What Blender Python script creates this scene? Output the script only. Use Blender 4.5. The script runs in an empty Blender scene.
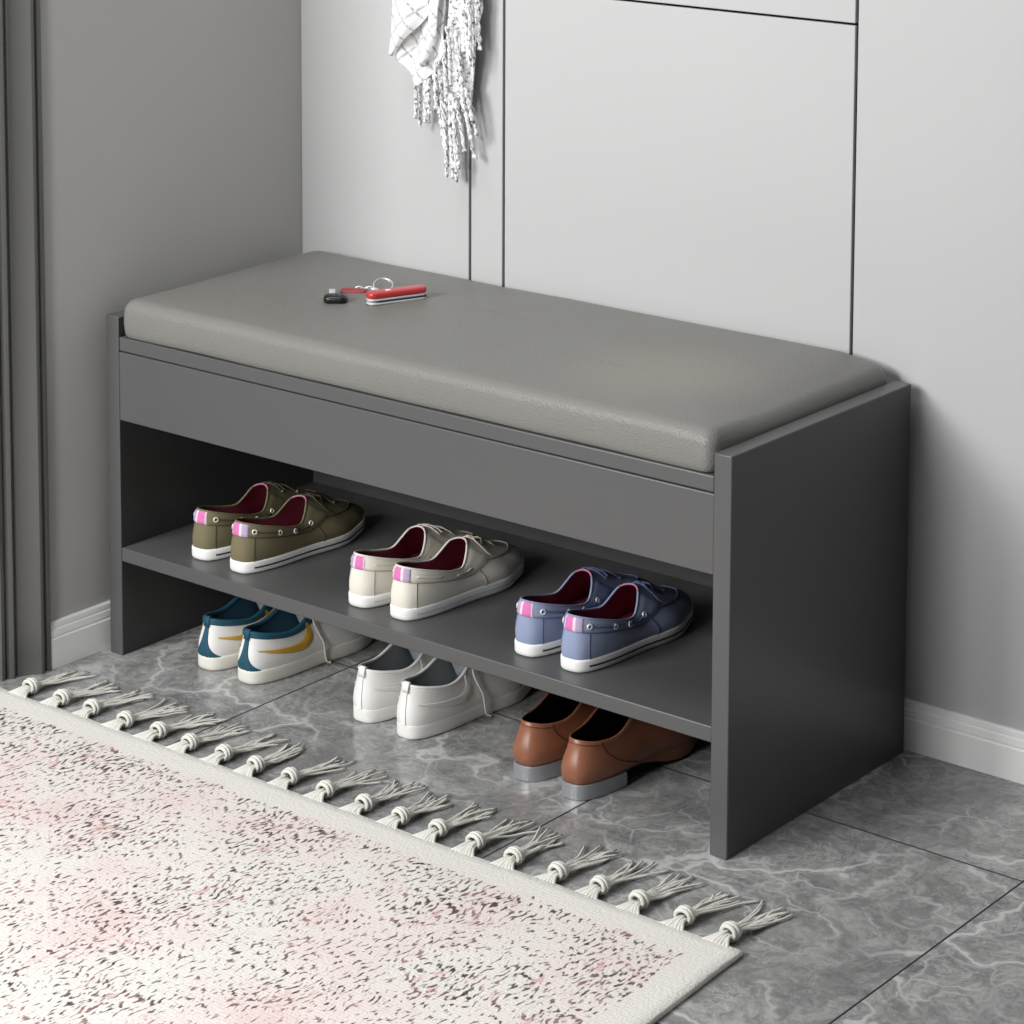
import bpy, bmesh, math, random
from mathutils import Vector, Matrix, noise

PI = math.pi
sc = bpy.context.scene
col = sc.collection
rnd = random.Random(7)

# ------------------------------------------------------------------ helpers
def lin(v):
    v = v / 255.0
    return v / 12.92 if v <= 0.04045 else ((v + 0.055) / 1.055) ** 2.4

def rgb(r, g=None, b=None):
    if g is None: g = b = r
    return (lin(r), lin(g), lin(b), 1.0)

class NT:
    """small node-tree helper"""
    def __init__(self, name):
        self.m = bpy.data.materials.new(name); self.m.use_nodes = True
        self.t = self.m.node_tree
        self.b = self.t.nodes['Principled BSDF']
    def n(self, kind, **kw):
        nd = self.t.nodes.new('ShaderNode' + kind)
        ins = kw.pop('ins', {})
        for k, v in kw.items(): setattr(nd, k, v)
        for k, v in ins.items():
            if isinstance(v, bpy.types.NodeSocket): self.t.links.new(v, nd.inputs[k])
            else: nd.inputs[k].default_value = v
        return nd
    def math(self, op, a, b=0.0, c=0.0, clamp=False):
        nd = self.n('Math', operation=op, ins={0: a, 1: b, 2: c}); nd.use_clamp = clamp
        return nd.outputs[0]
    def mix(self, f, a, b, blend='MIX'):
        nd = self.n('Mix', data_type='RGBA', blend_type=blend)
        for i, v in ((0, f), (6, a), (7, b)):
            if isinstance(v, bpy.types.NodeSocket): self.t.links.new(v, nd.inputs[i])
            else: nd.inputs[i].default_value = v
        return nd.outputs[2]
    def ramp(self, f, stops, interp='LINEAR'):
        nd = self.n('ValToRGB'); nd.color_ramp.interpolation = interp
        el = nd.color_ramp.elements
        while len(el) < len(stops): el.new(0.5)
        for e, (p, c) in zip(el, stops):
            e.position = p; e.color = c if not isinstance(c, (int, float)) else (c, c, c, 1)
        self.t.links.new(f, nd.inputs[0]); return nd.outputs[0]
    def set(self, **kw):
        names = {'color': 'Base Color', 'rough': 'Roughness', 'metal': 'Metallic', 'spec': 'Specular IOR Level',
                 'coat': 'Coat Weight', 'coat_rough': 'Coat Roughness', 'sheen': 'Sheen Weight', 'normal': 'Normal'}
        for k, v in kw.items():
            s = self.b.inputs[names[k]]
            if isinstance(v, bpy.types.NodeSocket): self.t.links.new(v, s)
            else: s.default_value = v
        return self
    def bump(self, h, strength=0.2, dist=0.001):
        nd = self.n('Bump', ins={'Height': h, 'Strength': strength, 'Distance': dist})
        self.t.links.new(nd.outputs[0], self.b.inputs['Normal']); return nd
    def obj(self): return self.n('TexCoord').outputs['Object']

def simple(name, c, rough=0.5, metal=0.0, spec=0.5, bump=None, var=0.0, coat=0.0, sheen=0.0):
    t = NT(name); t.set(color=c, rough=rough, metal=metal, spec=spec, coat=coat, sheen=sheen)
    co = None
    if var:
        co = t.obj()
        nz = t.n('TexNoise', ins={'Vector': co, 'Scale': 40.0, 'Detail': 3.0})
        d = tuple(x * (1 - var) for x in c[:3]) + (1,)
        t.set(color=t.mix(nz.outputs[0], d, c))
    if bump:
        co = co or t.obj()
        nz = t.n('TexNoise', ins={'Vector': co, 'Scale': bump[0], 'Detail': 2.0})
        t.bump(nz.outputs[0], bump[1], 0.001)
    return t.m

def link_obj(name, bm, mats, parent=None, smooth=True, sub=0, bevel=0.0, solid=0.0, angle=35):
    me = bpy.data.meshes.new(name)
    bmesh.ops.remove_doubles(bm, verts=bm.verts, dist=1e-6)
    bmesh.ops.recalc_face_normals(bm, faces=bm.faces)
    bm.to_mesh(me); bm.free()
    o = bpy.data.objects.new(name, me); col.objects.link(o)
    for m in (mats if isinstance(mats, (list, tuple)) else [mats]): me.materials.append(m)
    if parent is not None: o.parent = parent
    if smooth:
        for p in me.polygons: p.use_smooth = True
        if angle < 180: me.set_sharp_from_angle(angle=math.radians(angle))
    if solid:
        md = o.modifiers.new('solid', 'SOLIDIFY'); md.thickness = solid; md.offset = 0
    if bevel:
        md = o.modifiers.new('bevel', 'BEVEL'); md.width = bevel; md.segments = 3
        md.limit_method = 'ANGLE'; md.harden_normals = False
    if sub:
        md = o.modifiers.new('sub', 'SUBSURF'); md.levels = sub; md.render_levels = sub
    return o

def empty(name, loc=(0, 0, 0), rz=0.0):
    o = bpy.data.objects.new(name, None); col.objects.link(o)
    o.location = loc; o.rotation_euler = (0, 0, rz); o.empty_display_size = 0.05
    return o

def tag(o, label, cat, group=None):
    o['label'] = label; o['category'] = cat
    if group: o['group'] = group
    return o

def struct(o): o['kind'] = 'structure'; return o

def box(bm, x0, x1, y0, y1, z0, z1):
    v = [bm.verts.new((x, y, z)) for x in (x0, x1) for y in (y0, y1) for z in (z0, z1)]
    for f in ((0, 1, 3, 2), (4, 6, 7, 5), (0, 4, 5, 1), (2, 3, 7, 6), (0, 2, 6, 4), (1, 5, 7, 3)):
        bm.faces.new([v[i] for i in f])

def boxo(name, b, mat, parent=None, bevel=0.0015):
    bm = bmesh.new(); box(bm, *b)
    return link_obj(name, bm, mat, parent, smooth=bevel > 0, bevel=bevel)

def catmull(pts, n):
    pts = [Vector(p) for p in pts]; out = []
    P = [2 * pts[0] - pts[1]] + pts + [2 * pts[-1] - pts[-2]]
    segs = len(pts) - 1
    for k in range(n + 1):
        t = k / n * segs; i = min(int(t), segs - 1); t -= i
        a, b, c, d = P[i:i + 4]
        out.append(0.5 * ((2 * b) + (c - a) * t + (2 * a - 5 * b + 4 * c - d) * t * t + (3 * b - a - 3 * c + d) * t ** 3))
    return out

def tube(bm, pts, r, sides=6, closed=False):
    pts = [Vector(p) for p in pts]; n = len(pts); rings = []
    up = Vector((0.13, 0.21, 0.97)); prev = None
    for i, p in enumerate(pts):
        a = pts[i - 1] if (i > 0 or closed) else p
        b = pts[(i + 1) % n] if (i < n - 1 or closed) else p
        t = (b - a)
        t = t.normalized() if t.length > 1e-9 else Vector((0, 0, 1))
        if prev is None:
            prev = t.cross(up)
            if prev.length < 1e-3: prev = t.cross(Vector((1, 0, 0)))
        s = (prev - t * prev.dot(t))
        if s.length < 1e-6: s = t.orthogonal()
        s.normalize(); prev = s
        w = t.cross(s); rr = r(i / (n - 1)) if callable(r) else r
        rings.append([bm.verts.new(p + (s * math.cos(2 * PI * k / sides) + w * math.sin(2 * PI * k / sides)) * rr) for k in range(sides)])
    m = n if closed else n - 1
    for i in range(m):
        A, B = rings[i], rings[(i + 1) % n]
        for k in range(sides):
            bm.faces.new((A[k], A[(k + 1) % sides], B[(k + 1) % sides], B[k]))
    if not closed:
        bm.faces.new(rings[0][::-1]); bm.faces.new(rings[-1])

def grid(bm, rows, close_u=False, mat=None):
    """rows: list of lists of points"""
    V = [[bm.verts.new(p) for p in r] for r in rows]
    fs = []
    for i in range(len(V) - 1):
        m = len(V[i]); rng = m if close_u else m - 1
        for j in range(rng):
            k = (j + 1) % m
            f = bm.faces.new((V[i][j], V[i][k], V[i + 1][k], V[i + 1][j])); fs.append(f)
            if mat is not None: f.material_index = mat(i, j)
    return V, fs

def interp(x, pts):
    if x <= pts[0][0]: return pts[0][1]
    for (a, va), (b, vb) in zip(pts, pts[1:]):
        if x <= b:
            t = (x - a) / (b - a); t = t * t * (3 - 2 * t)
            return va + (vb - va) * t
    return pts[-1][1]

def curve(x, pts):
    """smooth cubic through the points, without flat spots"""
    n = len(pts)
    if x <= pts[0][0]: return pts[0][1]
    if x >= pts[-1][0]: return pts[-1][1]
    sl = [(pts[i + 1][1] - pts[i][1]) / (pts[i + 1][0] - pts[i][0]) for i in range(n - 1)]
    tg = [sl[0]] + [(sl[i - 1] + sl[i]) / 2 for i in range(1, n - 1)] + [sl[-1]]
    for i in range(n - 1):
        a, b = pts[i][0], pts[i + 1][0]
        if x <= b:
            h = b - a; t = (x - a) / h
            return ((2*t**3 - 3*t*t + 1) * pts[i][1] + (t**3 - 2*t*t + t) * h * tg[i]
                    + (-2*t**3 + 3*t*t) * pts[i + 1][1] + (t**3 - t*t) * h * tg[i + 1])

def sstep(a, b, x):
    t = max(0, min(1, (x - a) / (b - a))); return t * t * (3 - 2 * t)

# ------------------------------------------------------------------ materials
def mat_wall(name, c, c2=None):
    t = NT(name); co = t.obj()
    nz = t.n('TexNoise', ins={'Vector': co, 'Scale': 3.0, 'Detail': 3.0})
    d = tuple(x * 0.96 for x in c[:3]) + (1,)
    t.set(color=t.mix(nz.outputs[0], d, c), rough=0.5, spec=0.3)
    f = t.n('TexNoise', ins={'Vector': co, 'Scale': 260.0, 'Detail': 2.0})
    t.bump(f.outputs[0], 0.06, 0.0006)
    return t.m

M = {}
M['panel'] = mat_wall('wall_panel_paint', rgb(191, 191, 191))
M['wall'] = mat_wall('side_wall_paint', rgb(184, 183, 180))
M['gap'] = simple('panel_gap', rgb(10), 0.9, spec=0.1)
M['base'] = simple('baseboard_white', rgb(252, 252, 251), 0.35, bump=(150, 0.03))
M['casing'] = simple('casing_grey', rgb(90, 90, 89), 0.28, bump=(60, 0.03))
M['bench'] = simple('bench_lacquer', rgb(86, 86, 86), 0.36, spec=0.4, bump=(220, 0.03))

M['bench_shaded'] = simple('bench_lacquer_shaded', rgb(60, 60, 60), 0.34, spec=0.4, bump=(220, 0.03))  # same lacquer, darkened to put shade into the side panels' colour

def mat_leather():
    t = NT('cushion_leather'); co = t.obj()
    v = t.n('TexVoronoi', ins={'Vector': co, 'Scale': 430.0}); v.feature = 'F1'
    nz = t.n('TexNoise', ins={'Vector': co, 'Scale': 500.0, 'Detail': 2.0})
    big = t.n('TexNoise', ins={'Vector': co, 'Scale': 5.0, 'Detail': 2.0})
    t.set(color=t.mix(big.outputs[0], rgb(116, 115, 111), rgb(124, 123, 119)), rough=0.42, spec=0.4)
    h = t.math('ADD', v.outputs[0], nz.outputs[0])
    t.bump(h, 0.35, 0.0012)
    return t.m
M['leather'] = mat_leather()

def mat_floor():
    t = NT('grey_marble_tile'); co = t.obj()
    sx = t.n('SeparateXYZ', ins={0: co})
    T = 0.498
    gx = t.math('DIVIDE', t.math('SUBTRACT', sx.outputs[0], 0.2865), T)
    gy = t.math('DIVIDE', t.math('SUBTRACT', sx.outputs[1], 0.161), T)
    ix, iy = t.math('FLOOR', gx), t.math('FLOOR', gy)
    fx, fy = t.math('FRACT', gx), t.math('FRACT', gy)
    dx = t.math('MINIMUM', fx, t.math('SUBTRACT', 1.0, fx))
    dy = t.math('MINIMUM', fy, t.math('SUBTRACT', 1.0, fy))
    joint = t.math('LESS_THAN', t.math('MINIMUM', dx, dy), 0.0026)
    cell = t.n('CombineXYZ', ins={0: ix, 1: iy, 2: 0.0})
    wn = t.n('TexWhiteNoise', ins={'Vector': cell.outputs[0]}); wn.noise_dimensions = '3D'
    off = t.n('VectorMath', operation='SCALE', ins={0: wn.outputs['Color'], 'Scale': 9.0})
    p = t.n('VectorMath', operation='ADD', ins={0: co, 1: off.outputs[0]}).outputs[0]
    # warp
    w = t.n('TexNoise', ins={'Vector': p, 'Scale': 7.0, 'Detail': 4.0, 'Roughness': 0.6})
    ws = t.n('VectorMath', operation='SCALE', ins={0: w.outputs['Color'], 'Scale': 0.16})
    q = t.n('VectorMath', operation='ADD', ins={0: p, 1: ws.outputs[0]}).outputs[0]
    # long veins : voronoi edges
    v1 = t.n('TexVoronoi', ins={'Vector': q, 'Scale': 4.6}); v1.feature = 'DISTANCE_TO_EDGE'
    v2 = t.n('TexVoronoi', ins={'Vector': q, 'Scale': 13.0}); v2.feature = 'DISTANCE_TO_EDGE'
    pres = t.n('TexNoise', ins={'Vector': p, 'Scale': 5.0, 'Detail': 2.0})
    a = t.math('MULTIPLY', t.ramp(v1.outputs[0], [(0.0, 1.0), (0.012, 0.75), (0.020, 0.22), (0.05, 0.0)]),
               t.ramp(pres.outputs[0], [(0.40, 0.1), (0.58, 1.0)]))
    pres2 = t.n('TexNoise', ins={'Vector': p, 'Scale': 8.0, 'Detail': 3.0})
    b = t.math('MULTIPLY', t.ramp(v2.outputs[0], [(0.0, 0.75), (0.02, 0.35), (0.06, 0.0)]),
               t.ramp(pres2.outputs[0], [(0.45, 0.0), (0.62, 1.0)]))
    # fine ridged noise
    r = t.n('TexNoise', ins={'Vector': q, 'Scale': 24.0, 'Detail': 6.0, 'Roughness': 0.65})
    ridge = t.math('ABSOLUTE', t.math('SUBTRACT', r.outputs[0], 0.5))
    c = t.math('MULTIPLY', t.ramp(ridge, [(0.0, 0.55), (0.03, 0.0)]), t.ramp(pres.outputs[0], [(0.35, 0.1), (0.65, 0.9)]))
    cloud = t.n('TexNoise', ins={'Vector': q, 'Scale': 16.0, 'Detail': 8.0, 'Roughness': 0.72})
    grain = t.n('TexNoise', ins={'Vector': q, 'Scale': 75.0, 'Detail': 7.0, 'Roughness': 0.75})
    cl = t.math('ADD', cloud.outputs[0], t.math('MULTIPLY', t.math('SUBTRACT', grain.outputs[0], 0.5), 0.75))
    base = t.ramp(cl, [(0.30, rgb(108, 108, 108)), (0.5, rgb(134, 134, 133)), (0.72, rgb(168, 168, 167))])
    vein = t.math('MAXIMUM', t.math('MAXIMUM', a, b), c)
    colr = t.mix(t.math('MULTIPLY', vein, 0.75), base, rgb(208, 208, 207))
    colr = t.mix(joint, colr, rgb(38))
    t.set(color=colr, rough=t.math('ADD', t.math('MULTIPLY', joint, 0.5), 0.19), spec=0.45)
    t.bump(t.math('SUBTRACT', 1.0, joint), 0.4, 0.001)
    return t.m
M['floor'] = mat_floor()

def mat_rug():
    t = NT('speckled_rug'); co = t.obj()
    s = t.n('SeparateXYZ', ins={0: co}); X, Y = s.outputs[0], s.outputs[1]
    jit = t.n('TexNoise', ins={'Vector': co, 'Scale': 22.0, 'Detail': 2.0})
    js = t.n('VectorMath', operation='SCALE', ins={0: jit.outputs['Color'], 'Scale': 0.02}).outputs[0]
    cj = t.n('VectorMath', operation='ADD', ins={0: co, 1: js}).outputs[0]
    mp = t.n('Mapping', ins={0: cj, 'Rotation': (0, 0, math.radians(14)), 'Scale': (235.0, 92.0, 1.0)})
    d1 = t.n('TexNoise', ins={'Vector': mp.outputs[0], 'Scale': 1.0, 'Detail': 1.2, 'Roughness': 0.5})
    # diagonal lattice of plain bands
    P = 0.262
    def band(sgn, offs, wdt):
        u = t.math('ADD', X, t.math('MULTIPLY', Y, sgn))
        u = t.math('ADD', t.math('ADD', u, offs), t.math('MULTIPLY', jit.outputs[0], 0.02))
        f = t.math('FRACT', t.math('DIVIDE', u, P))
        e = t.math('MINIMUM', f, t.math('SUBTRACT', 1.0, f))
        return e
    e1, e2 = band(1.15, 0.135, 0), band(-1.15, 0.05, 0)
    lat = t.math('MINIMUM', e1, e2)
    latm = t.ramp(lat, [(0.03, 0.0), (0.075, 1.0)])
    ring = t.ramp(t.math('ADD', e1, e2), [(0.10, 1.0), (0.22, 0.0), (0.80, 0.0), (0.92, 1.0)])
    dens = t.n('TexNoise', ins={'Vector': co, 'Scale': 9.0, 'Detail': 3.0})
    th = t.math('ADD', 0.545, t.math('MULTIPLY', t.math('SUBTRACT', dens.outputs[0], 0.5), -0.22))
    th = t.math('SUBTRACT', th, t.math('MULTIPLY', ring, 0.02))
    th = t.math('ADD', th, t.math('MULTIPLY', t.math('SUBTRACT', 1.0, latm), 0.055))
    # distance to edges of the rug (UV holds position across the rug in metres)
    uv = t.n('TexCoord').outputs['UV']; su = t.n('SeparateXYZ', ins={0: uv})
    ed = t.math('MINIMUM', su.outputs[0], su.outputs[1])
    edn = t.math('ADD', ed, t.math('MULTIPLY', t.math('SUBTRACT', jit.outputs[0], 0.5), 0.02))
    inside = t.ramp(edn, [(0.036, 0.0), (0.044, 1.0)])
    rimd = t.ramp(ed, [(0.05, 1.0), (0.11, 0.0)])
    th = t.math('SUBTRACT', th, t.math('MULTIPLY', rimd, 0.03))
    th = t.math('ADD', th, t.math('MULTIPLY', t.math('SUBTRACT', 1.0, inside), 0.5))
    spk = t.math('MULTIPLY', t.math('SUBTRACT', d1.outputs[0], th), 10.0, clamp=True)
    tone = t.n('TexNoise', ins={'Vector': co, 'Scale': 30.0, 'Detail': 2.0})
    dark = t.ramp(tone.outputs[0], [(0.35, rgb(62, 46, 46)), (0.52, rgb(108, 88, 86)), (0.66, rgb(156, 120, 116))])
    pk = t.n('TexNoise', ins={'Vector': co, 'Scale': 6.5, 'Detail': 3.0})
    base = t.ramp(pk.outputs[0], [(0.40, rgb(222, 219, 213)), (0.60, rgb(223, 211, 207)), (0.75, rgb(218, 196, 192))])
    pk2 = t.n('TexNoise', ins={'Vector': mp.outputs[0], 'Scale': 0.35, 'Detail': 2.0})
    blush = t.math('MULTIPLY', t.ramp(pk2.outputs[0], [(0.58, 0.0), (0.72, 0.75)]), inside)
    base = t.mix(t.math('MULTIPLY', blush, t.ramp(dens.outputs[0], [(0.48, 0.0), (0.62, 1.0)])), base, rgb(206, 152, 150))
    base = t.mix(inside, rgb(221, 218, 211), base)
    t.set(color=t.mix(spk, base, dark), rough=0.95, spec=0.1, sheen=0.2)
    weave = t.n('TexWave', ins={'Vector': co, 'Scale': 60.0, 'Distortion': 3.0, 'Detail': 2.0, 'Detail Scale': 2.0}); weave.bands_direction = 'Y'
    fz = t.n('TexNoise', ins={'Vector': mp.outputs[0], 'Scale': 1.6, 'Detail': 3.0})
    h = t.math('ADD', t.math('MULTIPLY', weave.outputs[0], 0.10), fz.outputs[0])
    t.bump(h, 0.45, 0.003)
    return t.m
M['rug'] = mat_rug()
M['yarn'] = simple('cotton_yarn', rgb(222, 220, 212), 0.9, spec=0.1, bump=(900, 0.5), var=0.12)

# shoe materials
M['olive'] = simple('olive_canvas', rgb(120, 114, 88), 0.85, spec=0.15, bump=(900, 0.35), var=0.12)
M['olive_d'] = simple('olive_thread', rgb(78, 72, 54), 0.9)
M['cream'] = simple('cream_canvas', rgb(226, 222, 210), 0.8, spec=0.15, bump=(900, 0.3), var=0.06)
M['cream_d'] = simple('cream_thread', rgb(160, 154, 142), 0.9)
M['blue'] = simple('blue_canvas', rgb(144, 155, 184), 0.85, spec=0.15, bump=(900, 0.35), var=0.10)
M['blue_d'] = simple('blue_thread', rgb(90, 102, 138), 0.9)
M['rubber'] = simple('white_rubber', rgb(238, 238, 236), 0.45, bump=(120, 0.05))
M['cream_rubber'] = simple('cream_rubber', rgb(226, 224, 214), 0.5, bump=(120, 0.05))
M['navy'] = simple('navy_stripe', rgb(44, 48, 66), 0.6)
M['grey_stripe'] = simple('grey_stripe', rgb(210, 209, 205), 0.6)
M['maroon'] = simple('maroon_lining', rgb(138, 54, 78), 0.8, bump=(500, 0.2))
M['pink'] = simple('pink_tape', rgb(208, 112, 172), 0.7)
M['lilac'] = simple('lilac_tape', rgb(178, 160, 190), 0.7)
M['pale_tape'] = simple('pale_tape', rgb(226, 206, 216), 0.7)
M['edge_pink'] = simple('pink_edge', rgb(190, 120, 150), 0.8)
M['metal'] = simple('eyelet_metal', rgb(232, 231, 222), 0.3, 0.25)
M['steel'] = simple('steel', rgb(222, 222, 224), 0.28, 0.6)
M['wleather'] = simple('white_leather', rgb(232, 231, 227), 0.42, bump=(420, 0.12))
M['wline'] = simple('white_edge', rgb(244, 244, 242), 0.4)
M['wshade'] = simple('white_overlay', rgb(222, 221, 217), 0.4)
M['greylining'] = simple('grey_lining', rgb(150, 154, 156), 0.8, bump=(500, 0.2))
M['insole'] = simple('insole_grey', rgb(196, 199, 202), 0.7)
M['teal'] = simple('teal_suede', rgb(26, 78, 97), 0.7, bump=(700, 0.2))
M['teal_d'] = simple('teal_knit', rgb(36, 86, 108), 0.85, bump=(700, 0.2))
M['gold'] = simple('gold_leather', rgb(206, 162, 62), 0.45, var=0.15)
M['lace'] = simple('cotton_lace', rgb(214, 208, 194), 0.9, bump=(1200, 0.4))
M['brown'] = simple('tan_leather', rgb(150, 98, 73), 0.36, bump=(260, 0.08), var=0.22)
M['brown_d'] = simple('brown_stitch', rgb(84, 46, 32), 0.6)
M['black'] = simple('black_lining', rgb(16, 15, 15), 0.8)
M['heel'] = simple('grey_heel_stack', rgb(158, 160, 164), 0.3, 0.4, bump=(200, 0.05))
M['outsole'] = simple('dark_outsole', rgb(52, 44, 42), 0.6)

# ------------------------------------------------------------------ room
WX, WY = -0.021, 0.397
bm = bmesh.new(); box(bm, -2.5, 3.2, -3.2, 0.46, -0.05, 0.0)
struct(link_obj('floor', bm, M['floor'], smooth=False))
bm = bmesh.new(); box(bm, -0.12, 3.2, WY + 0.006, 0.46, 0, 2.6)
wb = struct(link_obj('wall_back', bm, M['gap'], smooth=False))
g = 0.0021
for x0, x1, z0, z1 in ((WX, 0.2935 - g, 0, 2.6), (0.2935 + g, 0.3525 - g, 0, 2.6), (0.3525 + g, 0.9042 - g, 0, 0.8872 - g * .7),
                       (0.3525 + g, 0.9042 - g, 0.8872 + g * .7, 2.6), (0.9042 + g, 3.2, 0, 2.6)):
    boxo('panel', (x0, x1, WY, WY + 0.007, z0, z1), M['panel'], wb, 0.0012)
bm = bmesh.new(); box(bm, -0.12, WX, -0.095, 0.403, 0, 2.6)
struct(link_obj('wall_left', bm, M['wall'], smooth=False))

prof = [(0.0, 0.0), (0.0090, 0.0), (0.0090, 0.0395), (0.0072, 0.0410), (0.0072, 0.0425), (0.0080, 0.0440), (0.0072, 0.0515),
        (0.0052, 0.0525), (0.0052, 0.0540), (0.0062, 0.0550), (0.0058, 0.0600), (0.0040, 0.0615), (0.0, 0.0615)]
def extrude_profile(name, f, a, b, mat):
    bm = bmesh.new()
    A = [bm.verts.new(f(a, d, z)) for d, z in prof]; B = [bm.verts.new(f(b, d, z)) for d, z in prof]
    n = len(prof)
    for i in range(n): bm.faces.new((A[i], A[(i + 1) % n], B[(i + 1) % n], B[i]))
    bm.faces.new(A); bm.faces.new(B[::-1])
    return struct(link_obj(name, bm, mat, smooth=False))
extrude_profile('baseboard_left', lambda t, d, z: (WX + d, t, z), -0.0935, WY - 0.010, M['base'])
extrude_profile('baseboard_back', lambda t, d, z: (t, WY - d, z), WX, 3.2, M['base'])

# door casing with a moulded profile, standing on the floor left of the bench
cp = [(-0.021, -0.0925), (-0.0120, -0.0925), (-0.0105, -0.0945), (-0.0108, -0.0985), (-0.0150, -0.1000), (-0.0150, -0.1025), (-0.0115, -0.1040),
      (-0.0095, -0.1075), (-0.0100, -0.1110), (-0.0130, -0.1140), (-0.0185, -0.1200), (-0.0235, -0.1280), (-0.0275, -0.1345), (-0.0310, -0.1365), (-0.0310, -0.1390),
      (-0.0270, -0.1410), (-0.0255, -0.1440), (-0.0275, -0.1475), (-0.0350, -0.1500), (-0.0350, -0.1525), (-0.0310, -0.1545), (-0.0305, -0.1600), (-0.0400, -0.1640),
      (-0.0420, -0.19), (-0.12, -0.19), (-0.12, -0.0925)]
bm = bmesh.new()
A = [bm.verts.new((x, y, 0)) for x, y in cp]; B = [bm.verts.new((x, y, 2.4)) for x, y in cp]
for i in range(len(cp)): bm.faces.new((A[i], A[(i + 1) % len(cp)], B[(i + 1) % len(cp)], B[i]))
bm.faces.new(A); bm.faces.new(B[::-1])
struct(link_obj('trim_1', bm, M['casing'], smooth=True, angle=28))

# ------------------------------------------------------------------ bench
L, D, H, T = 1.0, 0.3808, 0.462, 0.0231
bench = tag(empty('shoe_bench'), 'dark grey lacquered shoe bench with padded seat and one open shelf', 'bench')
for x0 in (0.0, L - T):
    sp_ = boxo('side_panel', (x0, x0 + T, 0.0012, D, 0, H - 0.0012), M['bench_shaded'], bench, 0.0008)
    # added strip of undarkened lacquer, so front and top edges stay bright
    bm = bmesh.new(); sec = [(0, 0), (0, H), (D, H), (D, H - 0.0030), (0.0030, H - 0.0030), (0.0030, 0)]
    A = [bm.verts.new((x0 - 0.0002, y, z)) for y, z in sec]; B = [bm.verts.new((x0 + T + 0.0002, y, z)) for y, z in sec]
    for i in range(6): bm.faces.new((A[i], A[(i + 1) % 6], B[(i + 1) % 6], B[i]))
    bm.faces.new(A); bm.faces.new(B[::-1])
    link_obj('bright_edge', bm, M['bench'], sp_, bevel=0.0014)
boxo('lid', (T + 0.0008, L - T - 0.0008, 0.001, D - 0.004, 0.4166, 0.4350), M['bench'], bench)
boxo('front_panel', (T, L - T, 0.001, 0.018, 0.3226, 0.4150), M['bench'], bench)
boxo('storage_base', (T, L - T, 0.018, D - 0.010, 0.3236, 0.3366), M['bench'], bench, 0.0005)
boxo('back_panel', (T, L - T, D - 0.010, D - 0.001, 0.0, 0.4150), M['bench'], bench, 0.0005)
boxo('shelf', (T, L - T, 0.001, D - 0.010, 0.1299, 0.1486), M['bench'], bench)

# padded seat: rounded slab, fuller along the edges, soft crown
def cushion():
    bm = bmesh.new()
    x0, x1, y0, y1, z0, z1 = 0.0250, 0.9745, 0.001, 0.378, 0.4350, 0.4880
    rc = 0.016
    def outline(ins, n=10):
        pts = []
        r = max(0.016 - ins * 0.3, 0.006); r = rc
        X0, X1, Y0, Y1 = x0 + ins, x1 - ins, y0 + ins, y1 - ins
        rr = max(r - ins * 0.4, 0.008)
        for cx, cy, a0 in ((X1 - rr, Y1 - rr, 0), (X0 + rr, Y1 - rr, PI / 2), (X0 + rr, Y0 + rr, PI), (X1 - rr, Y0 + rr, 1.5 * PI)):
            for k in range(n + 1):
                a = a0 + PI / 2 * k / n
                pts.append((cx + rr * math.cos(a), cy + rr * math.sin(a)))
        # extra points on the long straight edges come from subdivision of ring spans
        out = []
        m = len(pts)
        for i in range(m):
            a, b = pts[i], pts[(i + 1) % m]
            out.append(a)
            d = math.hypot(b[0] - a[0], b[1] - a[1])
            if i % (n + 1) == n:
                kk = 40 if (i // (n + 1)) % 2 == 0 else 16
                for j in range(1, kk):
                    t = j / kk; out.append((a[0] + (b[0] - a[0]) * t, a[1] + (b[1] - a[1]) * t))
        return out
    rings = []
    spec = [(0.010, z0), (0.004, z0 + 0.0005), (0.0012, z0 + 0.003), (0.0, z0 + 0.010), (-0.0008, z0 + 0.020), (0.0, z1 - 0.018)]
    for k in range(1, 9):
        a = PI / 2 * k / 8
        spec.append((0.017 * (1 - math.cos(a)), z1 - 0.018 + 0.018 * math.sin(a) - 0.0015))
    spec += [(0.03, z1), (0.05, z1 + 0.001), (0.09, z1 + 0.0018), (0.14, z1 + 0.002)]
    for ins, z in spec:
        f = sstep(z0, z1, z)
        rings.append([(x, y, z + 0.0009 * noise.noise(Vector((x * 9, y * 9, z * 20))) + f * (0.0035 * sstep(0.05, 0.33, y) - 0.010 * sstep(0.90, 0.985, x) * (0.2 + 0.8 * sstep(0.01, 0.12, y)))) for x, y in outline(ins)])
    V, _ = grid(bm, rings, True)
    bm.faces.new(V[0][::-1]); bm.faces.new(V[-1])
    return link_obj('seat_cushion', bm, M['leather'], bench, angle=180)
cushion()

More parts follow.
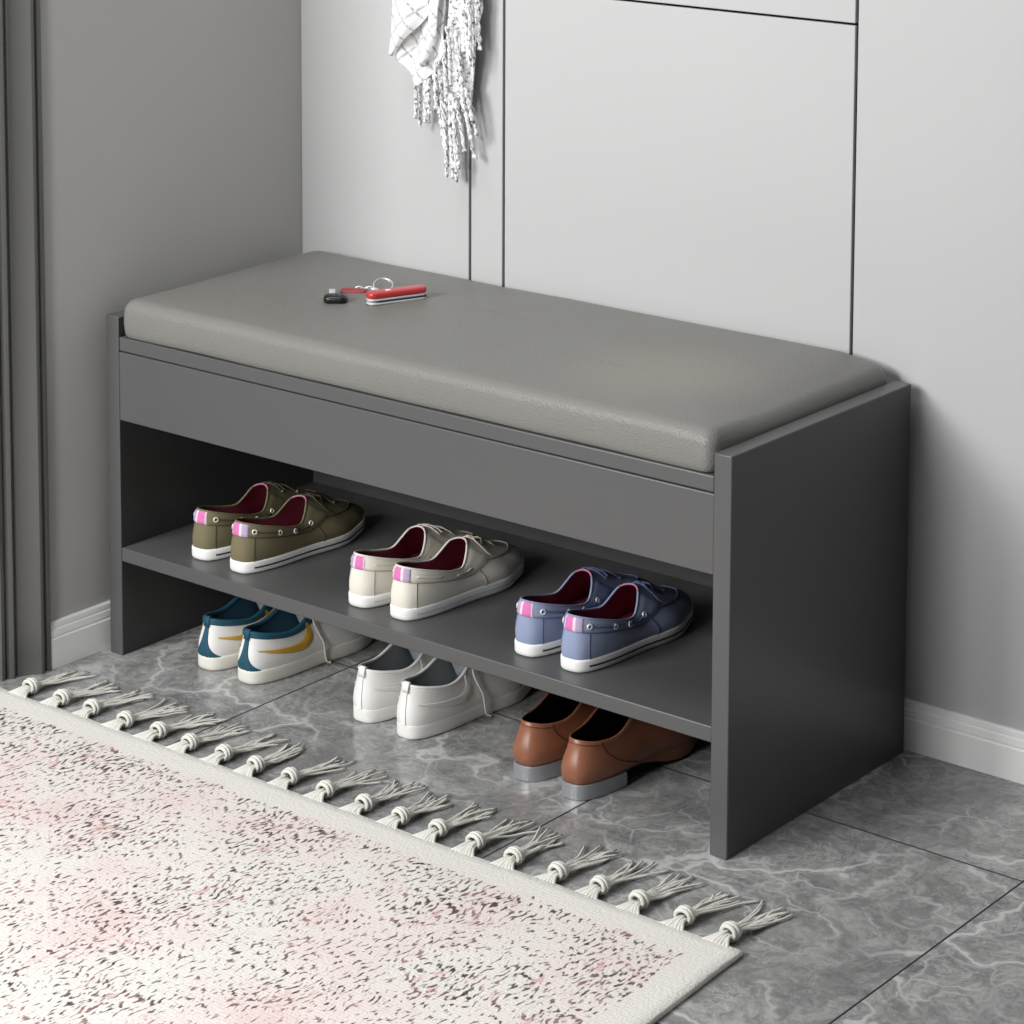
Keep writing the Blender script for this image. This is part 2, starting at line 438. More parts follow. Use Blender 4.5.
# ------------------------------------------------------------------ shoes
class Shoe:
    def __init__(s, side, P):
        s.side = side; s.P = P; s.L = P['L']
        s.N = 72
    def g(s, t): return interp(t, s.P['width'])
    def cen(s, t): return interp(t, s.P['curve'])
    def S(s, ph, off=0.0, z=0.0):
        t = (1 - math.cos(ph)) / 2; sn = math.sin(ph)
        pw = 0.62 if t < 0.5 else 0.62 + 0.16 * s.P.get('point', 0.0)
        w = s.g(t) * abs(sn) ** pw * (1 if sn >= 0 else -1)
        x = w + s.cen(t); y = s.L * t
        if off:
            # outward direction from the outline centre line
            e = 1e-3
            a = s.S(ph - e); b = s.S(ph + e); d = b - a
            nrm = Vector((d.y, -d.x, 0)); nrm.normalize()
            if nrm.dot(Vector((sn, -math.cos(ph), 0))) < 0: nrm = -nrm
            x += nrm.x * off; y += nrm.y * off
        spring = s.P.get('spring', 0.006) * sstep(0.72, 1.0, t)
        return Vector((x, y, z + spring))
    def T(s, ph, ins=0.0):
        P = s.P; t = (1 - math.cos(ph)) / 2; sn = math.sin(ph)
        y0, y1 = P['open']; k = s.L / (y1 - y0)
        q = 1 - (1 - t) ** k
        w = (P['top_w'] * interp(q, P.get('top_shape', [(0, 1), (1, 1)])) - ins) * (max(0.0, 4 * q * (1 - q))) ** 0.46
        x = w * (1 if sn >= 0 else -1) + s.cen(t * 0.5) * 0.6
        y = y0 + ins + (y1 - y0 - 2 * ins) * q
        return Vector((x, y, curve(q, P['top_z']))), q
    def U(s, ph, v, off=0.0):
        P = s.P; t = (1 - math.cos(ph)) / 2
        p0 = s.S(ph, z=P['sole_h'] - 0.002); p3, q = s.T(ph)
        wt = sstep(0.30, 0.85, t)
        hgt = p3.z - p0.z; hor = Vector((p0.x - p3.x, p0.y - p3.y, 0))
        bul = P.get('bulge', 0.003)
        od = Vector((math.sin(ph), -math.cos(ph), 0))
        p1 = p0 + od * (bul * (1 - 0.3 * wt)) + Vector((0, 0, hgt * 0.38 * (1 - wt) + P['toe_h'] * wt))
        p2s = p3 + hor * P.get('side_in', 0.30) + Vector((0, 0, -0.40 * hgt))
        p2t = p3 + hor * 0.62 + Vector((0, 0, -P.get('vamp_drop', 0.016)))
        p2 = p2s.lerp(p2t, wt)
        a = 1 - v
        p = p0 * a ** 3 + p1 * (3 * a * a * v) + p2 * (3 * a * v * v) + p3 * v ** 3
        if off: p = p + s.nrm(ph, v) * off
        return p
    def at(s, y, z):
        """(angle, height) on the right side whose surface point has the given y and z"""
        t = min(max(y / s.L, 0.02), 0.95); ph = math.acos(1 - 2 * t); v = min(max((z - s.P['sole_h']) / 0.05, 0.05), 0.95)
        for _ in range(14):
            p = s.U(ph, v); a = s.U(ph + 1e-3, v); b = s.U(ph, v + 1e-3)
            j = ((a.y - p.y) * 1e3, (b.y - p.y) * 1e3, (a.z - p.z) * 1e3, (b.z - p.z) * 1e3)
            d = j[0] * j[3] - j[1] * j[2]
            if abs(d) < 1e-12: break
            ey, ez = y - p.y, z - p.z
            ph += max(-.2, min(.2, (ey * j[3] - ez * j[1]) / d)); v += max(-.2, min(.2, (ez * j[0] - ey * j[2]) / d))
            ph = min(max(ph, 0.05), 3.0); v = min(max(v, 0.0), 1.0)
        return ph, v
    def nrm(s, ph, v):
        e = 0.01; v0 = max(0.0, v - e); v1 = min(1.0, v + e)
        du = s.U(ph + e, (v0 + v1) / 2) - s.U(ph - e, (v0 + v1) / 2); dv = s.U(ph, v1) - s.U(ph, v0)
        n = du.cross(dv)
        if n.length < 1e-12: return Vector((0, 0, 1))
        n.normalize()
        if n.dot(Vector((math.sin(ph), -math.cos(ph), 0.6))) < 0: n = -n
        return n
    def out(s, bm, name, mats, parent, **kw):
        if s.side < 0: bmesh.ops.scale(bm, vec=(-1, 1, 1), verts=bm.verts)
        return link_obj(name, bm, mats, parent, **kw)
    def phs(s, n=None):
        n = n or s.N; return [2 * PI * i / n for i in range(n)]

    # -- main pieces
    def build_upper(s, root, mat):
        bm = bmesh.new()
        rows = [[s.U(ph, v) for ph in s.phs()] for v in [i / 14 for i in range(15)]]
        rows.append([s.T(ph, 0.0012)[0] + Vector((0, 0, 0.0006)) for ph in s.phs()])
        rows.append([s.T(ph, 0.0024)[0] + Vector((0, 0, -0.0006)) for ph in s.phs()])
        grid(bm, rows, True)
        return s.out(bm, 'upper', mat, root, angle=60)
    def build_lining(s, root, mat, insole):
        bm = bmesh.new(); zb = s.P['sole_h'] + 0.003
        rows = []
        for k in range(8):
            f = k / 7; r = []
            for ph in s.phs():
                a, q = s.T(ph, 0.0026); a = a + Vector((0, 0, -0.0008))
                b = s.S(ph, -0.005, zb)
                ff = f ** 1.4 if math.cos(ph) > 0 else f
                xy = a.lerp(b, ff ** 0.8); xy.z = a.z + (b.z - a.z) * f
                r.append(xy)
            rows.append(r)
        grid(bm, rows, True)
        o = s.out(bm, 'lining', mat, root, angle=180)
        bm = bmesh.new(); c = bm.verts.new((s.cen(.4), s.L * 0.45, zb + 0.001))
        ring = [bm.verts.new(s.S(ph, -0.0055, zb)) for ph in s.phs()]
        for i in range(len(ring)): bm.faces.new((ring[i], ring[(i + 1) % len(ring)], c))
        s.out(bm, 'insole', insole, root, angle=180)
        return o
    def sole_at(s, ph, z, extra=0.0):
        h = s.P['sole_h']; e = s.P.get('sole_off', 0.0025)
        f = z / h
        o = e * (1 - 0.5 * (1 - f) ** 6) - 0.002 * max(0, f - 0.93) / 0.07
        p = s.S(ph, o + extra, z)
        if f < 0.35: p.z -= 0.0
        return p
    def build_sole(s, root, mat):
        bm = bmesh.new(); h = s.P['sole_h']
        zs = [0.0, 0.0012, 0.003, h * .35, h * .6, h * .85, h * .95, h]
        rows = []
        for i, z in enumerate(zs):
            ex = [-0.003, -0.0007, 0, 0, 0, 0, 0, -0.0006][i]
            rows.append([s.sole_at(ph, z, ex) for ph in s.phs()])
        V, _ = grid(bm, rows, True)
        for ring, z in ((V[0], 0.0), (V[-1], h)):
            c = bm.verts.new((s.cen(.5), s.L * .5, z))
            for i in range(len(ring)): bm.faces.new((ring[i], ring[(i + 1) % len(ring)], c))
        return s.out(bm, 'sole', mat, root, angle=50)
    def strip(s, name, root, mats, ph0, ph1, v0, v1, off, nu=30, nv=6, matf=None, thick=0.0):
        """patch of the upper between two angles; v0, v1 may be functions of ph"""
        bm = bmesh.new(); rows = []
        fv0 = v0 if callable(v0) else (lambda p: v0); fv1 = v1 if callable(v1) else (lambda p: v1)
        for j in range(nv + 1):
            r = []
            for i in range(nu + 1):
                ph = ph0 + (ph1 - ph0) * i / nu; v = fv0(ph) + (fv1(ph) - fv0(ph)) * j / nv
                edge = 0.0 if thick == 0 else thick
                o = off if 0 < j < nv and 0 < i < nu else off * 0.15
                r.append(s.U(ph, v, o))
            rows.append(r)
        grid(bm, rows, False, (lambda i, j: matf(i, j)) if matf else None)
        return s.out(bm, name, mats, root, angle=60)
    def line(s, bm, pts, r=0.0006, off=0.0006, n=24, sides=5):
        P2 = catmull([(a, b, 0) for a, b in pts], n)
        tube(bm, [s.U(p.x, min(max(p.y, 0), 1), off) for p in P2], r, sides)
    def rim(s, name, root, mat, a, b, r, n=60, dz=0.0):
        bm = bmesh.new()
        cl = abs(b - a) >= 2 * PI - 1e-6
        pts = [s.T(a + (b - a) * i / n, 0.0012)[0] + Vector((0, 0, dz)) for i in range(n if cl else n + 1)]
        tube(bm, pts, r, 8, cl)
        return s.out(bm, name, mat, root, angle=180)

WID = [(0, 0.0322), (0.2, 0.0325), (0.42, 0.0320), (0.68, 0.0375), (0.85, 0.0350), (1, 0.033)]
CUR = [(0, 0.0), (0.3, 0.0), (0.68, 0.0045), (0.85, 0.001), (1.0, -0.007)]

def place(root, x, y, z, rz): root.location = (x, y, z); root.rotation_euler = (0, 0, rz)

def boat_shoe(side, k, label, loc, rz, eyelets=True, stripe='navy', group=None):
    mat, dk = M[k], M[k + '_d']
    P = dict(L=0.245, width=WID, curve=CUR, open=(0.005, 0.126), top_w=0.0292, sole_h=0.0165, toe_h=0.0125, spring=0.005, sole_off=0.0018,
             top_z=[(0, 0.0660), (0.30, 0.0560), (0.62, 0.0465), (0.78, 0.0465), (0.87, 0.0560), (0.94, 0.0660), (1.0, 0.0710)], bulge=0.004, side_in=0.25, vamp_drop=0.026)
    s = Shoe(side, P)
    root = tag(empty('boat_shoe'), label, 'shoe', group)
    s.build_sole(root, M['rubber']); s.build_upper(root, mat); s.build_lining(root, M['maroon'], M['maroon'])
    # narrow stripe around the foxing
    bm = bmesh.new(); h = P['sole_h']
    for a, b in ((0.44, 2.75), (-2.75, -0.44)):
        rows = [[s.sole_at(a + (b - a) * i / 40, z, 0.0004) for i in range(41)] for z in (h * .43, h * .56)]
        grid(bm, rows)
    s.out(bm, 'sole_stripe', M[stripe], root)
    # collar band, with the striped tape at the back
    s.strip('collar_band', root, mat, -2.1, 2.1, 0.70, 0.985, 0.0016, 70, 6)
    # tape: pale, lilac, pink columns
    tp = s.strip('heel_tab', root, [M['pale_tape'], M['lilac'], M['pink'], mat], -0.22, 0.30, 0.68, 0.99, 0.0026, 16, 6,
                 lambda i, j: 0 if j < 2 or 8 <= j < 10 else (2 if j < 8 else 1))
    tp['label'] = 'pink and lilac striped heel tab'
    s.rim('collar_edge', root, mat, -2.15, 2.15, 0.0014)
    e = s.rim('throat_edge', root, M['edge_pink'] if k != 'cream' else M['pale_tape'], 2.1, 2 * PI - 2.1, 0.0012, 50)
    # seams
    bm = bmesh.new()
    for sg in (1, -1):
        s.line(bm, [(0.46 * sg, 0.0), (0.45 * sg, 0.35), (0.44 * sg, 0.68)], 0.0005)
        s.line(bm, [(1.60 * sg, 0.0), (1.66 * sg, 0.35), (1.74 * sg, 0.70)], 0.0006)
        s.line(bm, [(a * sg, 0.69) for a in (0.02, 0.5, 1.0, 1.5, 2.0)], 0.0005)
    # apron seam over the toe
    s.line(bm, [(1.95, 0.72), (2.2, 0.58), (2.55, 0.52), (2.9, 0.50), (PI, 0.50), (2 * PI - 2.9, 0.50), (2 * PI - 2.55, 0.52), (2 * PI - 2.2, 0.58), (2 * PI - 1.95, 0.72)], 0.0008, n=60)
    s.out(bm, 'seam', dk, root)
    # eyelets and side lace
    spots = [0.42, 0.94, 1.28, 1.72]
    if eyelets:
        for sg in (1, -1):
            for a in spots:
                bm = bmesh.new(); ph = a * sg
                c = s.U(ph, 0.845, 0.0022); n = s.nrm(ph, 0.845); t1 = n.orthogonal().normalized(); t2 = n.cross(t1)
                tube(bm, [c + (t1 * math.cos(w) + t2 * math.sin(w)) * 0.0028 for w in [2 * PI * i / 14 for i in range(14)]], 0.0011, 6, True)
                s.out(bm, 'eyelet', M['metal'], root, angle=180)
    lm = M['lace'] if k == 'cream' else dk
    for sg in (1, -1):
        for seq in ((0.42, 0.6, 0.78, 0.94), (1.28, 1.5, 1.68)):
            bm = bmesh.new(); s.line(bm, [(a * sg, 0.845) for a in seq], 0.0012, 0.0022, 12)
            s.out(bm, 'side_lace', lm, root, angle=180)
    # lace over the instep, in three passes, with two short loose ends
    W = 2 * PI
    for pts, r_, o_ in (([(2.30, 0.87), (2.60, 0.93), (PI, 0.95), (W - 2.60, 0.93), (W - 2.30, 0.87)], 0.0011, 0.0018),
                        ([(2.55, 0.74), (2.85, 0.81), (PI, 0.83), (W - 2.85, 0.81), (W - 2.55, 0.74)], 0.0011, 0.0018),
                        ([(2.30, 0.87), (2.8, 0.85), (W - 2.8, 0.82), (W - 2.55, 0.74)], 0.0011, 0.0026),
                        ([(PI - 0.05, 0.92), (2.75, 0.93), (2.35, 0.93), (2.12, 0.80), (2.08, 0.70)], 0.0010, 0.0034),
                        ([(PI + 0.05, 0.92), (W - 2.75, 0.92), (W - 2.35, 0.84)], 0.0010, 0.0034)):
        bm = bmesh.new(); s.line(bm, pts, r_, o_, 24); s.out(bm, 'shoelace', lm, root, angle=180)
    for a in (2.36, 2.62, 2 * PI - 2.36, 2 * PI - 2.62):
        bm = bmesh.new(); v = 0.86 if a in (2.36, 2 * PI - 2.36) else 0.72
        c = s.U(a, v, 0.0012); n = s.nrm(a, v); t1 = n.orthogonal().normalized(); t2 = n.cross(t1)
        tube(bm, [c + (t1 * math.cos(w) + t2 * math.sin(w)) * 0.0021 for w in [2 * PI * i / 12 for i in range(12)]], 0.0008, 6, True)
        s.out(bm, 'eyelet', M['metal'], root, angle=180)
    place(root, loc[0], loc[1], loc[2], rz)
    return root

def sneaker(side, label, loc, rz, teal, group=None):
    P = dict(L=0.262, width=[(0, 0.0335), (0.2, 0.0342), (0.42, 0.0335), (0.68, 0.0395), (0.85, 0.0365), (1, 0.034)], curve=CUR, sole_off=0.002 if teal else 0.0004,
             open=(0.006, 0.132), top_w=0.0285, sole_h=0.020, toe_h=0.026, spring=0.006,
             top_z=[(0, 0.0665), (0.14, 0.0625), (0.45, 0.0580), (0.66, 0.0670), (0.85, 0.086), (1.0, 0.1000)], bulge=0.0055 if teal else 0.0035, side_in=0.30, vamp_drop=0.020)
    s = Shoe(side, P)
    root = tag(empty('sneaker'), label, 'shoe', group)
    s.build_sole(root, M['cream_rubber'] if teal else M['wleather'])
    s.build_upper(root, M['wleather']); s.build_lining(root, M['teal_d'] if teal else M['greylining'], M['insole'])
    c = s.rim('collar', root, M['teal'] if teal else M['wline'], 0, 2 * PI, 0.0032 if teal else 0.0020, 80)
    if teal: c['label'] = 'dark teal padded collar'
    if teal:
        s.strip('collar_band', root, M['teal'], -1.75, 1.75, lambda p: 0.90 - 0.10 * sstep(0.9, 1.7, abs(p)), 0.995, 0.0016, 60, 4)
    # heel patch: narrow at the top, flaring at the sole
    bm = bmesh.new(); rows = []
    for j in range(13):
        v = j / 12 * 0.99; w = 0.055 + 0.42 * (1 - v) ** 5.5 if teal else 0.03
        rows.append([s.U(w * (i / 8 - 1), v, 0.0013 if i not in (0, 16) else 0.0002) for i in range(17)])
    if teal:
        grid(bm, rows); s.out(bm, 'heel_patch', M['teal'], root, angle=60)['label'] = 'teal heel patch'
    else:
        grid(bm, rows); s.out(bm, 'heel_patch', M['wline'], root, angle=60)
    # pull tab standing a little above the heel
    bm = bmesh.new()
    t0 = s.T(0)[0]
    rows = [[Vector((0.0046 * a, t0.y + 0.0005 - b[0], t0.z + b[1])) for a in (-1, -.4, .4, 1)] for b in ((0.004, -0.008), (0.003, 0.0), (0.001, 0.0045), (-0.002, 0.0045), (-0.003, 0.0), (-0.003, -0.006))]
    grid(bm, rows); s.out(bm, 'pull_tab', M['teal'] if teal else M['wline'], root, angle=180, solid=0.0008)
    # swoosh on both sides
    lo = [(0.008, 0.0440), (0.036, 0.0360), (0.062, 0.0310), (0.080, 0.0310), (0.0930, 0.0390), (0.0950, 0.0490), (0.0910, 0.0590), (0.0840, 0.0680)]
    hi = [(0.008, 0.0452), (0.036, 0.0425), (0.060, 0.0412), (0.074, 0.0430), (0.0810, 0.0475), (0.0835, 0.0530), (0.0830, 0.0600), (0.0810, 0.0685)]
    A = [Vector((*s.at(p.x, p.y), 0)) for p in catmull([(a, b, 0) for a, b in lo], 36)]
    B = [Vector((*s.at(p.x, p.y), 0)) for p in catmull([(a, b, 0) for a, b in hi], 36)]
    for sg in (1, -1):
        bm = bmesh.new(); rows = []
        for f in (0, 0.12, 0.5, 0.88, 1):
            rows.append([s.U(sg * (p.x + (q.x - p.x) * f), p.y + (q.y - p.y) * f, 0.0016 if 0.05 < f < 0.95 else 0.0003) for p, q in zip(A, B)])
        grid(bm, rows)
        o = s.out(bm, 'side_emblem', M['gold'] if teal else M['wshade'], root, angle=40)
        if teal: o['label'] = 'gold curved side emblem'
    # seams, toe overlay
    bm = bmesh.new()
    for sg in (1, -1):
        s.line(bm, [(1.95 * sg, 0.90), (2.05 * sg, 0.55), (2.1 * sg, 0.25), (2.2 * sg, 0.0)], 0.0007)
    s.line(bm, [(2.25, 0.62), (2.45, 0.70), (2.9, 0.60), (PI, 0.56), (2 * PI - 2.9, 0.60), (2 * PI - 2.45, 0.70), (2 * PI - 2.25, 0.62)], 0.0008, n=50)
    s.line(bm, [(2.15, 0.22), (2.35, 0.30), (2.5, 0.46), (2.42, 0.64)], 0.0010, n=30)
    s.out(bm, 'seam', M['wline'] if not teal else M['wshade'], root)
    tg = s.strip('toe_guard', root, M['teal_d'] if teal else M['wshade'], 1.95, 2 * PI - 1.95, 0.02,
                 lambda p: 0.02 + 0.34 * sstep(1.95, 2.4, p if p < PI else 2 * PI - p), 0.0014, 50, 5)
    if teal: tg['label'] = 'teal toe guard'
    # tongue rising under the laces
    bm = bmesh.new(); rows = []
    for b in range(9):
        f = b / 8; r = []
        for a in range(11):
            x = (a / 5 - 1)
            r.append(Vector((0.020 * x, 0.135 - 0.040 * f - 0.004 * x * x, 0.040 + 0.070 * f - 0.006 * x * x)))
        rows.append(r)
    grid(bm, rows); s.out(bm, 'tongue', M['insole'], root, angle=180, solid=0.004)
    # laces: crossings and the loose end falling down the outer side to the floor
    bm = bmesh.new()
    for k2 in range(4):
        a = 2.30 + 0.13 * k2; v = 0.96 - 0.075 * k2
        s.line(bm, [(a, v - 0.03), (a + 0.35, v + 0.03), (PI, v + 0.04), (2 * PI - a - 0.35, v), (2 * PI - a, v - 0.08)], 0.0014, 0.0032, 22)
    s.out(bm, 'shoelace', M['lace'] if teal else M['wline'], root, angle=180)
    # dangling end on the right-hand side of each shoe
    if loc[3]:
        bm = bmesh.new(); sg = 1
        pts = [s.U(2.15, 0.97, 0.004)]
        for y, z, o in ((0.098, 0.080, 0.005), (0.096, 0.062, 0.005), (0.101, 0.046, 0.005), (0.108, 0.032, 0.0045)):
            pts.append(s.U(*s.at(y, z), o))
        pts += [Vector((0.0395, 0.111, 0.015)), Vector((0.0400, 0.114, 0.005)), Vector((0.0430, 0.119, 0.0022))]
        tube(bm, catmull(pts, 40), 0.0015, 6)
        s.out(bm, 'loose_lace', M['lace'] if teal else M['wshade'], root, angle=180)
    place(root, loc[0], loc[1], loc[2], rz)
    return root

def dress_shoe(side, label, loc, rz, group=None):
    P = dict(L=0.268, width=[(0, 0.0315), (0.2, 0.0325), (0.42, 0.031), (0.68, 0.0385), (0.85, 0.034), (1, 0.028)], curve=CUR, point=0.6,
             open=(0.007, 0.128), top_w=0.0265, sole_h=0.0205, toe_h=0.020, spring=0.004,
             top_z=[(0, 0.0690), (0.15, 0.0655), (0.45, 0.0660), (0.75, 0.0840), (1.0, 0.0960)], bulge=0.0120, side_in=0.34, vamp_drop=0.020)
    s = Shoe(side, P)
    root = tag(empty('dress_shoe'), label, 'shoe', group)
    s.build_upper(root, M['brown']); s.build_lining(root, M['black'], M['black'])
    h = P['sole_h']
    # thin sole
    bm = bmesh.new(); rows = []
    for z, e in ((h - 0.0035, -0.003), (h - 0.003, -0.0006), (h - 0.001, -0.0004), (h, -0.001)):
        r = []
        for ph in s.phs():
            p = s.S(ph, e, z); t = p.y / s.L
            p.z -= 0.0150 * sstep(0.32, 0.62, t) - 0.0
            r.append(p)
        rows.append(r)
    V, _ = grid(bm, rows, True)
    for ring in (V[0], V[-1]):
        bm.faces.new(ring if ring is V[-1] else ring[::-1])
    s.out(bm, 'sole', M['outsole'], root, angle=50)
    # lower edge of the upper follows the sole down at the front: welt skirt
    bm = bmesh.new(); rows = []
    for f in (0.0, 0.5, 1.0):
        r = []
        for ph in s.phs():
            a = s.U(ph, 0.03, 0.0003); b = s.S(ph, 0.0006, h - 0.001); b.z -= 0.0150 * sstep(0.32, 0.62, b.y / s.L)
            r.append(a.lerp(b, f))
        rows.append(r)
    grid(bm, rows, True); s.out(bm, 'welt', M['brown'], root, angle=180)
    # heel block
    bm = bmesh.new(); rows = []
    lim = 0.068
    for z, e in ((0.0, 0.0012), (0.001, 0.0028), (h - 0.0032, 0.0022), (h - 0.0022, 0.0012)):
        r = []
        for ph in [(-1.09 + 2.18 * i / 40) for i in range(41)]:
            p = s.S(ph, e, 0.0); r.append(Vector((p.x, min(p.y, lim), z)))
        rows.append(r)
    V, _ = grid(bm, rows)
    bm.faces.new(V[0]); bm.faces.new(V[-1][::-1])
    bm.faces.new([V[i][0] for i in range(4)] + [V[i][-1] for i in range(3, -1, -1)])
    s.out(bm, 'heel', M['heel'], root, angle=40)['label'] = 'grey metallic heel block'
    s.rim('collar_edge', root, M['brown'], 0, 2 * PI, 0.0008, 70)
    bm = bmesh.new()
    for sg in (1, -1):
        s.line(bm, [(0.62 * sg, 0.98), (0.68 * sg, 0.82), (0.82 * sg, 0.60), (1.02 * sg, 0.32), (1.22 * sg, 0.10), (1.30 * sg, 0.02)], 0.0006)
        s.line(bm, [(0.03 * sg, 0.93), (0.3 * sg, 0.93), (0.62 * sg, 0.93)], 0.0004)
        s.line(bm, [(1.9 * sg, 0.98), (1.98 * sg, 0.85), (2.02 * sg, 0.70)], 0.0007)
    s.out(bm, 'seam', M['brown_d'], root)
    bm = bmesh.new()
    for k2 in range(3):
        a = 2.35 + 0.15 * k2; v = 0.94 - 0.08 * k2
        s.line(bm, [(a, v - 0.03), (a + 0.35, v + 0.03), (PI, v + 0.035), (2 * PI - a - 0.35, v + 0.03), (2 * PI - a, v - 0.03)], 0.0012, 0.0026, 22)
    s.out(bm, 'shoelace', M['brown_d'], root, angle=180)
    place(root, loc[0], loc[1], loc[2], rz)
    return root

R = math.radians
ZS = 0.1486
boat_shoe(-1, 'olive', 'left shoe of the olive green canvas boat shoes on the shelf', (0.1376, 0.031, ZS), R(1.0), group='olive boat shoes on the shelf')
boat_shoe(1, 'olive', 'right shoe of the olive green canvas boat shoes on the shelf', (0.2121, 0.027, ZS), R(1.5), group='olive boat shoes on the shelf')
boat_shoe(-1, 'cream', 'left shoe of the cream white canvas boat shoes on the shelf', (0.4163, 0.031, ZS), R(1.0), eyelets=False, stripe='grey_stripe', group='cream boat shoes on the shelf')
boat_shoe(1, 'cream', 'right shoe of the cream white canvas boat shoes on the shelf', (0.4860, 0.031, ZS), R(1.5), eyelets=False, stripe='grey_stripe', group='cream boat shoes on the shelf')
boat_shoe(-1, 'blue', 'left shoe of the pale blue canvas boat shoes on the shelf', (0.6815, 0.034, ZS), R(1.0), group='pale blue boat shoes on the shelf')
boat_shoe(1, 'blue', 'right shoe of the pale blue canvas boat shoes on the shelf', (0.7545, 0.030, ZS), R(1.5), group='pale blue boat shoes on the shelf')
sneaker(-1, 'left white sneaker with teal heel and gold emblem on the floor', (0.1447, 0.034, 0, 0), R(1.0), True, group='white and teal sneakers on the floor')
sneaker(1, 'right white sneaker with teal heel and gold emblem on the floor', (0.2192, 0.033, 0, 1), R(1.0), True, group='white and teal sneakers on the floor')
sneaker(-1, 'left shoe of the all-white leather sneakers on the floor', (0.4213, 0.032, 0, 0), R(1.0), False, group='all-white sneakers on the floor')
sneaker(1, 'right shoe of the all-white leather sneakers on the floor', (0.4978, 0.028, 0, 1), R(1.0), False, group='all-white sneakers on the floor')
dress_shoe(-1, 'left shoe of the brown leather dress shoes on the floor', (0.6880, 0.025, 0), R(1.0), group='brown dress shoes on the floor')
dress_shoe(1, 'right shoe of the brown leather dress shoes on the floor', (0.7650, 0.020, 0), R(1.0), group='brown dress shoes on the floor')

# ------------------------------------------------------------------ rug with tassels
TL, TR = Vector((-0.011, -0.187)), Vector((1.137, -0.1735))
BR, BL = Vector((1.212, -1.42)), Vector((0.02, -1.42))
rug = tag(empty('area_rug', (0, 0, 0)), 'cream woven rug with dark speckles and pink tints, tasselled edge towards bench', 'rug')
def rug_body():
    bm = bmesh.new(); nu, nv = 90, 90; h = 0.0075
    uvl = bm.loops.layers.uv.new('UVMap')
    def P(u, v):
        a = TL.lerp(TR, u); b = BL.lerp(BR, u); p = a.lerp(b, v)
        wob = 0.0012 * noise.noise(Vector((p.x * 14, p.y * 14, 3)))
        return p + Vector((wob, wob))
    V = []
    for j in range(nv + 1):
        r = []
        for i in range(nu + 1):
            u, v = i / nu, j / nv; p = P(u, v)
            r.append(bm.verts.new((p.x, p.y, h + 0.0010 * noise.noise(Vector((p.x * 9, p.y * 9, 0))))))
        V.append(r)
    ed = {}
    for j in range(nv + 1):
        for i in range(nu + 1): ed[V[j][i]] = ((1 - i / nu) * 1.16, j / nv * 1.24)
    for j in range(nv):
        for i in range(nu):
            f = bm.faces.new((V[j][i], V[j + 1][i], V[j + 1][i + 1], V[j][i + 1]))
            for l in f.loops: l[uvl].uv = ed[l.vert]
    ring = [V[0][i] for i in range(nu + 1)] + [V[j][nu] for j in range(1, nv + 1)] + [V[nv][i] for i in range(nu - 1, -1, -1)] + [V[j][0] for j in range(nv - 1, 0, -1)]
    prev = ring
    cen = Vector((0.58, -0.8, 0))
    for off, z in ((0.0018, h * 0.7), (0.0018, 0.002), (0.0006, 0.0002)):
        nxt = []
        for k, v in enumerate(ring):
            a = ring[k - 1].co; b = ring[(k + 1) % len(ring)].co; d = b - a
            n = Vector((d.y, -d.x, 0)).normalized()
            if n.dot(v.co - cen) < 0: n = -n
            nxt.append(bm.verts.new((v.co.x + n.x * off, v.co.y + n.y * off, z)))
        m = len(ring)
        for k in range(m):
            bm.faces.new((prev[k], prev[(k + 1) % m], nxt[(k + 1) % m], nxt[k]))
        prev = nxt
    return link_obj('pile', bm, M['rug'], rug, angle=180)
rug_body()

def tassel(x, y, seed):
    r = random.Random(seed)
    kn = Vector((x + r.uniform(-.003, .003), y + 0.0225 + r.uniform(-.002, .002), 0.0085))
    bm = bmesh.new()
    # yarns converging from the rug edge into the knot
    for i in range(7):
        f = i / 6 - 0.5
        a = Vector((x + f * 0.030, y - 0.003, 0.0055)); b = kn + Vector((f * 0.009, -0.001, r.uniform(-.003, .003)))
        m = a.lerp(b, 0.55) + Vector((-f * 0.006, 0, 0.002))
        tube(bm, catmull([a, m, b], 6), 0.0022, 6)
    # loose yarns fanning out over the floor
    ang = r.uniform(-0.10, 0.10)
    for i in range(11):
        f = i / 10 - 0.5
        ln = r.uniform(0.070, 0.096); dr = ang + f * 0.34 + r.uniform(-.05, .05)
        pts = [kn + Vector((f * 0.007, 0.002, r.uniform(-.002, .002)))]
        bend = r.uniform(-.5, .5)
        for k in range(1, 6):
            t = k / 5; d = dr + bend * (t - .4) * 0.5 + r.uniform(-.06, .06)
            z = 0.0085 * (1 - t) ** 2 + 0.0020 + r.uniform(0, 0.004) * (1 if k < 5 else 0.5) * (1 - abs(f))
            pts.append(Vector((kn.x + f * 0.006 + math.sin(dr + bend * t * t * 0.35) * ln * t + r.uniform(-.0012, .0012), kn.y + math.cos(dr) * ln * t, z)))
        pts = catmull(pts, 14)
        tube(bm, pts, lambda s: 0.0017 * (1 - 0.3 * s), 5)
    o = link_obj('tassel', bm, M['yarn'], rug, angle=180)
    bm = bmesh.new()
    for k, (dy, rad) in enumerate(((-0.0040, 0.0086), (0.0002, 0.0096), (0.0044, 0.0084))):
        tilt = r.uniform(-.25, .25)
        ring = []
        for q in range(16):
            a = 2 * PI * q / 16
            ring.append(kn + Vector((rad * math.cos(a), dy + tilt * rad * math.cos(a) * 0.5, rad * 0.85 * math.sin(a) + 0.0022)))
        tube(bm, ring, 0.0026, 6, True)
    link_obj('knot', bm, M['yarn'], o, angle=180)
for i in range(20):
    x = 0.032 + i * 0.0566
    y = TL.lerp(TR, (x - TL.x) / (TR.x - TL.x)).y
    tassel(x, y, 100 + i)

